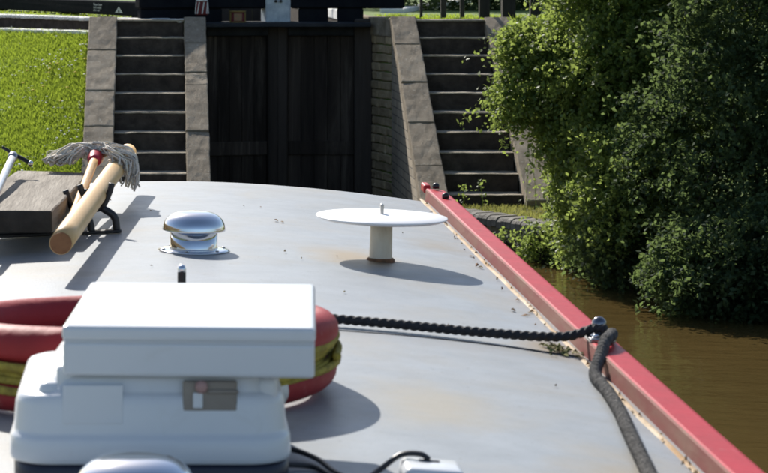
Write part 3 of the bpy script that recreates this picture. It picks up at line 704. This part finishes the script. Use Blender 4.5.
body = loft([rrect(-.014, cy, .196, .196, .06, .0315), rrect(-.014, cy, .199, .199, .06, .034), rrect(-.014, cy, .2, .2, .06, .040), rrect(-.014, cy, .199, .199, .06, .064), rrect(-.014, cy, .197, .197, .06, .0685),
      rrect(-.014, cy, .1945, .1945, .058, .0705), rrect(-.014, cy, .1935, .1935, .058, .076), rrect(-.014, cy, .191, .190, .055, .112), rrect(-.014, cy, .189, .188, .054, .120), rrect(-.014, cy, .185, .186, .053, .1245), rrect(-.013, cy, .178, .183, .05, .127),
      rrect(-.008, cy, .166, .180, .045, .1285), rrect(-.004, cy, .158, .178, .042, .132), rrect(.0, cy, .152, .176, .04, .146), rrect(.002, cy, .149, .172, .04, .1515), rrect(.004, cy, .14, .16, .04, .1535)], 'body', 'white_plastic', t)
obj('corner_lug', box_bm(-.172, -.124, .03, .12, .11, .142, .012, 3), 'white_plastic', t, smooth=True)
obj('corner_lug', box_bm(-.146, -.115, .03, .12, .12, .166, .008, 3), 'white_plastic', t, smooth=True)
obj('corner_lug', box_bm(.135, .166, .03, .14, .10, .150, .012, 3), 'white_plastic', t, smooth=True)
# panel and recess follow the slightly leaning front face
lean = math.atan2(.0035, .036)
fm = T(0, .0062, .076) @ RX(-lean)
pn = obj('front_panel', box_bm(-.136, -.052, -.0006, .012, .012, .066, .0012, 2), 'white_plastic', t, fm)
rc = obj('recess_frame', box_bm(.032, .108, -.0010, .016, .030, .072, .002, 1), 'recess_grey', t, fm)
obj('inner_bar', box_bm(.066, .110, -.004, -.001, .054, .060, .002), 'recess_grey', rc)
obj('latch', box_bm(.046, .060, -.005, -.001, .034, .056, .002), 'white_plastic', rc)
obj('reflection_spot', lathe_bm([(.009, 0), (.009, .005), (.005, .008), (.001, .008)], 16), 'pink_reflection', rc, T(.058, -.003, .064) @ RX(R(90)), True)  # pink reflection in the recess, put in as a small coloured disc
lid = thing('x', 'x', 'x'); bpy.data.objects.remove(lid)
LM = T(.053, .215, 0) @ RZ(R(-3.6))
ld = obj('lid', box_bm(-.176, .176, -.215, .215, .1545, .203, .006, 3), 'white_plastic', t, LM)
obj('lid_cap', box_bm(-.1775, .1775, -.2165, .2165, .2036, .2255, .007, 3), 'white_plastic', ld)
obj('lid_seal', box_bm(-.1755, .1755, -.2145, .2145, .2025, .2045), 'white_plastic', ld)

# small white plug box with black cables
t = thing('plug_box', 'small white plug box with black cables at the bottom edge', 'plug', on_roof(.385, 3.42))
obj('housing', box_bm(-.043, .043, -.05, .035, 0, .034, .010, 3), 'white_plastic', t, smooth=True)
obj('slot', box_bm(-.018, .012, .004, .014, .0325, .0355, .001), 'cable_black', t)
def on(x, y, dz): return (x-.385, y-3.42, rz(x)-rz(.385)+dz+.15*(x-.385)*0)
Ri = RY(-math.atan(2*CAM*.385/HW**2))
def cab(pts, r=.0042):
    pp = [Ri @ Vector(on(*p)) for p in pts]
    return obj('cable', tube_bm(spline(pp, 60), r, 8), 'cable_black', t, smooth=True)
cab([(.385, 3.43, .036), (.372, 3.435, .042), (.345, 3.44, .038), (.315, 3.43, .018), (.285, 3.40, .006), (.255, 3.44, .006), (.232, 3.52, .008), (.20, 3.56, .012), (.16, 3.55, .02)])
cab([(.345, 3.385, .012), (.325, 3.38, .008), (.29, 3.375, .005), (.25, 3.42, .005), (.22, 3.48, .006), (.16, 3.47, .01)])

# plank, pole, mop and hook in the roof rack
PY = math.atan(.066)
t = thing('gangplank', 'weathered grey gangplank lying on the roof rack at the left', 'plank', BoatM @ T(-.265, 5.89, .047) @ RZ(-PY))
bm = box_bm(-.215, 0, 0, .98, 0, .054, .003, 1, cuts=9, jit=.0025)
for v in bm.verts:
    if v.co.y > .84: v.co.y -= (v.co.x+.06)*.25*(v.co.y-.84)/.14
bd = obj('board', bm, ['plank_grey', 'plank_end'], t)
for p in bd.data.polygons:
    if p.normal.y < -.6: p.material_index = 1
rk = thing('roof_rack', 'black steel hooks of the rack under the plank and pole', 'rack', on_roof(-.26, 6.27, 0, 0, .9))
obj('foot_bar', box_bm(-.22, .16, -.015, .015, .001, .009, .002), 'black_steel', rk)
def hook(x0, x1, h):
    w = x1-x0
    pts = spline([(x0-.012, 0, h+.035), (x0-.004, 0, h+.01), (x0+w*.22, 0, h-.022), (x0+w*.5, 0, h-.03), (x0+w*.78, 0, h-.022), (x1+.004, 0, h+.01), (x1+.012, 0, h+.035)], 30)
    o = obj('hook', tube_bm(pts, .0085, 10), 'black_steel', rk, smooth=True)
    obj('hook_leg', tube_bm(spline([(x1+.020, 0, .006), (x1+.014, 0, h*.45), (x0+w*.72, 0, h-.028)], 16), .010, 10), 'black_steel', o, smooth=True)
hook(.068, .128, .095); hook(.030, .062, .082)
obj('saddle', box_bm(-.21, -.03, -.02, .02, .0095, .046, .004), 'black_steel', rk)
PA, PB = Vector((-.223, 5.40, .083)), Vector((-.098, 7.32, .118))
pd = (PB-PA)
po = thing('wooden_pole', 'thick varnished wooden pole resting in the rack, end towards the camera', 'pole', BoatM @ T(*PA))
pts = [pd*(i/12) for i in range(13)]
obj('shaft', tube_bm(pts, [.0262+.0006*math.sin(i) for i in range(13)], 28), 'pole_wood', po, smooth=True)
e = pd.normalized()
obj('end_grain', lathe_bm([(.0255, -.002), (.0240, .0025), (.001, .003)], 28), 'pole_end', po, Matrix.Translation(-e*.0005) @ (-e).to_track_quat('Z', 'Y').to_matrix().to_4x4())
MC = Vector((-.186, 6.85, .140))
mp_ = thing('string_mop', 'string mop with grey cotton strands and a red collar', 'mop', BoatM @ T(*MC))
hd = Vector((-.040, -.85, -.090))
obj('handle', tube_bm([hd*(i/8) for i in range(9)], .0122, 16), 'pole_wood', mp_, smooth=True)
q = (-hd).normalized()
obj('collar', lathe_bm([(.015, -.05), (.019, -.035), (.022, -.01), (.024, .012), (.02, .02)], 24), 'mop_red', mp_, Matrix.Translation(-hd.normalized()*.01) @ q.to_track_quat('Z', 'Y').to_matrix().to_4x4(), True)
random.seed(9); st = bmesh.new()
for k in range(330):
    a = random.random()
    side = -1 if k % 5 < 3 else 1
    s0 = Vector((random.uniform(-.016, .016), .02+random.uniform(0, .02), random.uniform(-.006, .020)))
    if side < 0:
        ln = random.uniform(.06, .135); yy = random.uniform(-.01, .14); lift = random.uniform(.005, .032)
        pts = [s0, s0+Vector((-.02, .02, lift*.7)), Vector((-ln*.55, yy*.6+.01, lift+random.uniform(-.004, .006))), Vector((-ln, yy, random.uniform(-.014, .012))), Vector((-ln*1.04-.004, yy-.01, -.012+random.uniform(-.002, .008)))]
    else:
        ln = random.uniform(.05, .118); yy = random.uniform(-.03, .12); lift = random.uniform(.012, .034)
        dr = random.uniform(.02, .10)*(ln/.118)
        pts = [s0, s0+Vector((.018, .02, lift*.8)), Vector((ln*.6, yy*.6, lift)), Vector((ln, yy*.9, lift-.018)), Vector((ln*1.03+random.uniform(-.006, .006), yy-.012, lift-.02-dr*.6)), Vector((ln*1.0+random.uniform(-.012, .008), yy-.02, lift-.02-dr))]
    ps = spline([p+Vector((random.uniform(-.007, .007), random.uniform(-.007, .007), random.uniform(-.006, .006))) for p in pts], 13)
    tube_bm(ps, random.uniform(.0021, .0034), 5, st)
kind(obj('strands', st, 'mop_cotton', mp_, smooth=True), 'stuff')
# boat hook at the far left
hA, hB = Vector((-.425, 5.70, .085)), Vector((-.410, 6.70, .162)); hd = hB-hA
t = thing('boat_hook', 'silver tube with a black curved crossbar at the left edge', 'boat hook', BoatM @ T(*hA))
obj('tube', tube_bm([hd*(i/6) for i in range(7)], .0105, 18), 'silver_tube', t, smooth=True)
obj('collar', tube_bm([hd*.955, hd*1.0, hd*1.02], [.0125, .014, .010], 18), 'steel_dull', t, smooth=True)
cb = obj('crossbar', tube_bm(spline([hd+Vector(p) for p in ((-.032, .01, .024), (-.018, .01, .017), (0, .01, .004), (.02, .0, -.004), (.040, -.01, -.014), (.052, -.012, -.026))], 30), [.0045]*10+[.006]*20, 12), 'black_steel', t, smooth=True)
obj('end_bolt', lathe_bm([(.007, 0), (.007, .008), (.001, .011)], 14), 'chrome', cb, Matrix.Translation(hd+Vector((.050, -.02, -.022))), True)

# leaf litter, twigs and weeds caught along the gutter
random.seed(15); lt = bmesh.new()
def chip(bm, x, y, L, w, a):
    z = rz(x)+.002; c, s = math.cos(a), math.sin(a); h = random.uniform(.002, .007)
    P = [(-L, 0, 0), (0, w, h), (L, 0, .001), (0, -w, h*.4), (0, 0, h*1.2)]
    vs = [bm.verts.new((x+p[0]*c-p[1]*s, y+p[0]*s+p[1]*c, z+p[2])) for p in P]
    for i in range(4): bm.faces.new((vs[i], vs[(i+1) % 4], vs[4]))
for k in range(60): chip(lt, .838-abs(random.gauss(0, .018)), random.uniform(3.2, 7.6), random.uniform(.002, .008), random.uniform(.001, .003), random.random()*6)
for k in range(22): chip(lt, random.uniform(-.5, .78), random.uniform(3.5, 7.4), random.uniform(.002, .006), random.uniform(.001, .003), random.random()*6)
for x, y in ((.32, 6.6), (.335, 6.58), (.80, 6.05), (.805, 6.02), (.81, 6.25), (.80, 5.25), (.78, 5.3)): chip(lt, x, y, .013, .005, random.random()*2)
o = kind(obj('leaf_litter', lt, 'litter'), 'stuff'); o.matrix_world = BoatM; tag(o, 'dry leaf scraps and grit along the roof gutter', 'leaf litter')
lt = bmesh.new()
for k in range(70): chip(lt, .80+random.gauss(0, .016), 4.80+random.gauss(0, .035), random.uniform(.004, .012), random.uniform(.002, .005), random.random()*6)
o = kind(obj('leaf_litter', lt, 'sprig'), 'stuff'); o.matrix_world = BoatM; tag(o, 'clump of green and brown debris on the roof below the fairlead', 'leaf litter')

# ------------------------------------------------------------------ vegetation
def leaves(name, pts, nrm, size, m, parent=None, fold=.25):
    """one folded, pointed leaf per point"""
    n = len(pts); u = rng.normal(size=(n, 3)); u -= nrm*(u*nrm).sum(1, keepdims=True); u /= np.linalg.norm(u, axis=1, keepdims=True)
    v = np.cross(nrm, u); s = size[:, None]
    a = pts-u*s*.5; b = pts+v*s*.34+nrm*s*fold*.4; c = pts+u*s*.55; d_ = pts-v*s*.34+nrm*s*fold*.4
    V = np.stack([a, b, c, d_], 1).reshape(-1, 3); k = np.arange(n)[:, None]*4
    F = np.concatenate([k+np.array([[0, 1, 2]]), k+np.array([[0, 2, 3]])], 1).reshape(-1, 3)
    return obj(name, pydata(name, V, F), m, parent)
def crown_points(lobes, per, leaf, shell=.62):
    P = []; Nn = []
    for (cx, cy_, cz, rx, ry, rz_, dens) in lobes:
        nt = int(per*dens)                              # twigs in this lobe
        dv = rng.normal(size=(nt, 3)); dv /= np.linalg.norm(dv, axis=1, keepdims=True)
        lump = np.array([.80+.42*noise.noise(Vector((x*2.1+cx*3, y*2.1+cy_, z*2.1+cz*5)))+.18*noise.noise(Vector((x*5+cx, y*5, z*5))) for x, y, z in dv])
        rad = (shell+(1-shell)*rng.random(nt)**.6)*lump*1.12
        rad = np.where(rng.random(nt) < .25, rad*rng.random(nt), rad)
        base = dv*rad[:, None]*np.array([rx, ry, rz_])+np.array([cx, cy_, cz])
        gate = np.array([noise.noise(Vector((x*3.3, y*3.3, z*4.2)))+.5*noise.noise(Vector((x*8, y*8, z*9))) for x, y, z in base])
        ok = gate > -.16-.25*rng.random(nt); base = base[ok]; dv = dv[ok]; nt = len(base)
        tw = dv*np.array([1, 1, .55])+rng.normal(size=(nt, 3))*.5+np.array([-.12, 0, -.15]); tw /= np.linalg.norm(tw, axis=1, keepdims=True)
        k = 14; f = np.linspace(0, 1, k)
        ln = rng.uniform(.10, .22, nt)*np.where(rng.random(nt) < .14, 1.9, 1)*leaf/.046
        p = base[:, None, :]+tw[:, None, :]*(f[None, :, None]*ln[:, None, None])+np.array([0, 0, -.07])*(f**2)[None, :, None]*ln[:, None, None]/.2
        p = p+rng.normal(size=p.shape)*.020*leaf/.046
        P.append(p.reshape(-1, 3))
        q = rng.normal(size=p.shape)*.8+np.array([0, 0, .75]); Nn.append(q.reshape(-1, 3))
    P = np.concatenate(P); Nn = np.concatenate(Nn); Nn /= np.linalg.norm(Nn, axis=1, keepdims=True)
    return P, Nn
def bush(name, label, cat, base, lobes, m, per=900, leaf=.045, group=None, shell=.62, seed=0):
    global rng
    rng = np.random.default_rng(seed); random.seed(seed)
    t = thing(name, label, cat, T(*base), group)
    bm = bmesh.new(); b0 = Vector(base)
    for i, lb in enumerate(lobes):
        c = Vector(lb[:3])-b0; mid = c*.5+Vector((random.uniform(-.15, .15), random.uniform(-.15, .15), .12*c.length))
        s0 = Vector((random.uniform(-.05, .05), random.uniform(-.05, .05), -.05))
        pts = spline([s0, mid*.5+s0*.5, mid, c*.85, c+Vector((0, 0, lb[5]*.25))], 12)
        tube_bm(pts, [max(.008, .05*(1-j/11)**.8) for j in range(12)], 7, bm)
        for q in range(6):
            dr = Vector((random.gauss(0, 1), random.gauss(0, 1), random.gauss(0, .8))).normalized()
            e = c+Vector((dr.x*lb[3], dr.y*lb[4], dr.z*lb[5]))*.75
            tube_bm(spline([pts[7], (pts[9]+e)*.5+Vector((0, 0, .05)), e], 7), [.013, .011, .009, .008, .006, .005, .003], 5, bm)
    obj('trunk', bm, 'bark', t, smooth=True)
    P, Nn = crown_points(lobes, per, leaf, shell)
    sz = rng.uniform(.65, 1.25, len(P))*leaf
    cr = leaves('crown', P-np.array(base), Nn, sz, m, t)
    return t
bush('hawthorn_bush', 'sunlit leafy hawthorn reaching over the right lock steps', 'bush', (3.95, 20.6, .28),
     [(3.72, 19.7, 1.62, .58, .70, .70, 1.3), (3.36, 20.0, 1.62, .31, .42, .36, .7), (3.06, 20.1, 1.45, .22, .28, .22, .35), (3.14, 20.1, 1.86, .26, .3, .22, .5), (3.80, 18.9, .78, .56, .6, .60, 1.2), (3.64, 19.5, .92, .34, .45, .55, .8), (3.42, 19.9, 1.18, .24, .32, .34, .4), (3.50, 19.8, .62, .22, .32, .40, .5), (3.75, 20.1, 2.55, .62, .8, .55, 1.0), (4.3, 20.2, 2.6, 1.1, 1.0, .9, 1.3), (4.1, 20.0, 1.5, .8, .7, .8, 1)],
     'leaf', per=1550, leaf=.041, seed=1)
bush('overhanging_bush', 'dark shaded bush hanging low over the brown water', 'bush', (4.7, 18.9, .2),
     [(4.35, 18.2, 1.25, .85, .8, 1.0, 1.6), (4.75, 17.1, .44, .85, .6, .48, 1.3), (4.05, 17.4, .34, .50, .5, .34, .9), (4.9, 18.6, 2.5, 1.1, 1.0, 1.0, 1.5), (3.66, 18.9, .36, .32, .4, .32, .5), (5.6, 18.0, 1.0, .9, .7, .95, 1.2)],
     'leaf_shaded', per=1550, leaf=.041, seed=2)
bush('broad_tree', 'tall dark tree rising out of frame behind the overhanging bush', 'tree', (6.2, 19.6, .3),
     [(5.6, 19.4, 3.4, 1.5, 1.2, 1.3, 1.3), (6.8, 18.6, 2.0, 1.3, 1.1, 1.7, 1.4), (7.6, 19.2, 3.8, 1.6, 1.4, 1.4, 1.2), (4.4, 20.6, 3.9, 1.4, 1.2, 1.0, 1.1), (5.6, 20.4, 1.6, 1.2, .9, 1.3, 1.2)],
     'leaf_shaded', per=1100, leaf=.055, seed=3)
bush('ivy_clump', 'small leafy clump growing from the stone bank under the brick edging', 'bush', (3.32, 20.62, .02),
     [(3.30, 20.5, .16, .24, .22, .18, .5), (3.62, 20.0, .22, .28, .25, .24, .6), (3.05, 20.95, .12, .14, .12, .12, .2)], 'leaf', per=560, leaf=.034, seed=4)
far = [(3.55, 38.5, 4.6, 'tall tree shading the lock side, farther of two', 5), (3.30, 33.6, 3.5, 'tall tree shading the lock side, nearer of two', 6), (7.6, 37, 3.2, 'hedgerow tree behind the dark posts, beside the tall bush', 7), (-7, 58, 3.4, 'far hedgerow tree beyond the lettered beam', 8)]
for x, y, z, lb, sd in far:
    bush('lockside_tree', lb, 'tree', (x, y, TOP), [(x, y, z, 1.5, 1.4, .8, 1.0), (x+.9, y+.3, z+1.0, 1.4, 1.4, 1.0, 1.0), (x-.7, y+.4, z+.9, 1.2, 1.2, .9, .7), (x+1.9, y, z+.3, 1.3, 1.2, .9, .8)], 'leaf', per=420, leaf=.10, group='trees beyond the lock', seed=sd)

bush('hedge', 'low dark hedge behind the posts above the right steps', 'hedge', (5.4, 31.8, TOP), [(3.9+.75*k, 31.6+.35*k, TOP+.55, .6, .45, .75, .6) for k in range(7)], 'leaf_shaded', per=700, leaf=.06, seed=12)
# slender weeds on the landing and the walls
def weed(label, x, y, z, h, seed, lean=.0):
    random.seed(seed); g = np.random.default_rng(seed)
    t = thing('weed', label, 'weed', T(x, y, z))
    top = Vector((lean, random.uniform(-.02, .02), h)); pts = spline([(0, 0, -.02), top*.4+Vector((.01, 0, 0)), top*.75, top], 10)
    obj('stem', tube_bm(pts, [.004-.0025*i/9 for i in range(10)], 6), 'leaf', t)
    lp = []
    for i in range(2, 10):
        for _ in range(3): lp.append(pts[i]+Vector((random.gauss(0, .028), random.gauss(0, .028), random.gauss(0, .01))))
    P = np.array([tuple(p) for p in lp]); Nn = g.normal(size=P.shape)*.6+np.array([0, 0, .8]); Nn /= np.linalg.norm(Nn, axis=1, keepdims=True)
    global rng
    rng = g; leaves('foliage', P, Nn, g.uniform(.025, .045, len(P)), 'leaf', t)
weed('thin weed at the foot of the right steps, nearer the red rail', 2.80, 22.25, LAND, .22, 51, .02)
weed('taller weed at the foot of the right steps, middle of the landing', 2.98, 22.2, LAND, .27, 52, -.02)
weed('leafy weed at the foot of the right steps, against the bush', 3.34, 22.0, LAND, .42, 53, .03)
weed('leafy weed against the sloping wall beside the bush', 3.40, 21.7, LAND, .60, 56, -.04)

# grass
def grass(name, label, n, sampler, h0, h1, w=.006, m='grass_blade', seed=0):
    g = np.random.default_rng(seed); P = sampler(g, n); k = len(P)
    a = g.random(k)*2*np.pi; h = g.uniform(h0, h1, k); ln = g.normal(size=(k, 2))*.35*h[:, None]
    dx = np.stack([np.cos(a), np.sin(a), np.zeros(k)], 1)*w*g.uniform(.6, 1.4, k)[:, None]
    tip = P+np.concatenate([ln, h[:, None]], 1); mid = P+np.concatenate([ln*.35, h[:, None]*.6], 1)
    V = np.stack([P-dx, P+dx, mid+dx*.7, tip, mid-dx*.7], 1).reshape(-1, 3); b = np.arange(k)[:, None]*5
    F = np.concatenate([b+np.array([[0, 1, 2]]), b+np.array([[0, 2, 4]]), b+np.array([[4, 2, 3]])], 1).reshape(-1, 3)
    o = kind(obj(name, pydata(name, V, F), m), 'stuff'); tag(o, label, 'grass'); return o
deps = bpy.context.evaluated_depsgraph_get(); bpy.context.view_layer.update()
def slope_z(x, y, top, bot_y, zt, zb):
    ty = np.interp(-x, [-a for a, b in top], [b for a, b in top]) if top[0][0] > top[-1][0] else np.interp(x, [a for a, b in top], [b for a, b in top])
    tt = np.clip((ty-y)/(ty-bot_y), 0, 1); return zt+(zb-zt)*tt, ty
def left_pts(g, n):
    x = -.76-g.random(n)**1.3*1.5; lim = 22.1
    _, ty = slope_z(x, 0*x, lower_line, lim, 0, 0)
    y = lim+(ty-.02-lim)*g.random(n); z, _ = slope_z(x, y, lower_line, lim, 1.84, LAND); return np.stack([x, y, z-.02], 1)
grass('grass', 'bright sunlit grass on the left bank', 95000, left_pts, .02, .072, .0046, seed=1)
def rl(g, n):
    x = 2.46+g.random(n)*1.6; y = 20.6+g.random(n)*1.85
    ed = np.interp(x, [a for a, b in right_edge[:6]], [b for a, b in right_edge[:6]]); k = y > ed+.22
    return np.stack([x, y, np.full(n, LAND-.01)], 1)[k]
grass('grass', 'short dry grass on the landing below the right steps', 9000, rl, .012, .05, .005, 'dry_grass', seed=2)
def rs(g, n):
    x = 3.70+g.random(n)*1.4; y = 23+g.random(n)*2.2; z, _ = slope_z(x, y, [(3, 25.26), (9, 25.26)], 22.0, TOP-.02, LAND); return np.stack([x, y, z-.02], 1)
grass('grass', 'tall grass on the bank right of the right steps', 14000, rs, .05, .16, .0065, seed=3)
def tops(g, n):
    x = np.concatenate([2.5+g.random(n)*2.6, -3.5+g.random(n)*3.4]); y = np.concatenate([25.6+g.random(n)**2*2.5, 25.9+g.random(n)*5])
    ly = np.interp(-x, [-a for a, b in coping_line], [b for a, b in coping_line]); k = (x > 1) | (y > ly+.22)
    return np.stack([x, y, np.full(2*n, TOP-.01)], 1)[k]
grass('grass', 'thin grass along the lock side behind the kerbs', 5000, tops, .008, .035, .006, seed=4)
def tuft(g, n):
    return np.stack([2.50+g.normal(size=n)*.05, 25.34+g.normal(size=n)*.05, np.full(n, TOP+.0)], 1)
grass('grass', 'small green tuft on top of the brick corner by the gates', 260, tuft, .02, .075, .004, seed=5)
# daisies (beyond counting) and dandelions
g = np.random.default_rng(8); P = left_pts(g, 800); bm = bmesh.new()
keep = []
for p in P:
    if noise.noise(Vector((p[0]*2.5, p[1]*2.5, 9))) > .0:
        h = random.uniform(.065, .095); n = 7; c = bm.verts.new((p[0], p[1]-.01, p[2]+h+.003)); r_ = random.uniform(.007, .013)
        tl_ = random.uniform(-.2, .5)
        vs = [bm.verts.new((p[0]+r_*math.cos(2*math.pi*i/n), p[1]+r_*math.sin(2*math.pi*i/n)*math.cos(tl_), p[2]+h+r_*math.sin(2*math.pi*i/n)*math.sin(tl_))) for i in range(n)]
        for i in range(n): bm.faces.new((vs[i], vs[(i+1) % n], c))
o = kind(obj('daisies', bm, 'daisy_white'), 'stuff'); tag(o, 'white daisies scattered through the left grass bank', 'daisies')
for k in range(13):
    p = left_pts(g, 1)[0]
    if k < 9: p = np.array([-1.15+random.gauss(0, .22), 24.75+random.gauss(0, .25), 0]); z, _ = slope_z(np.array([p[0]]), np.array([p[1]]), lower_line, 22.1, 1.84, LAND); p[2] = z[0]-.02
    t = thing('dandelion', 'yellow dandelion in the left grass bank', 'dandelion', T(*p), 'dandelions in the grass bank')
    h = random.uniform(.07, .11)
    obj('stalk', tube_bm([(0, 0, 0), (.004, 0, h*.5), (.002, 0, h)], .002, 5), 'leaf', t)
    obj('flower_head', lathe_bm([(.003, h), (.012, h+.003), (.0165, h+.008), (.012, h+.012), (.001, h+.014)], 12), 'dandelion', t)
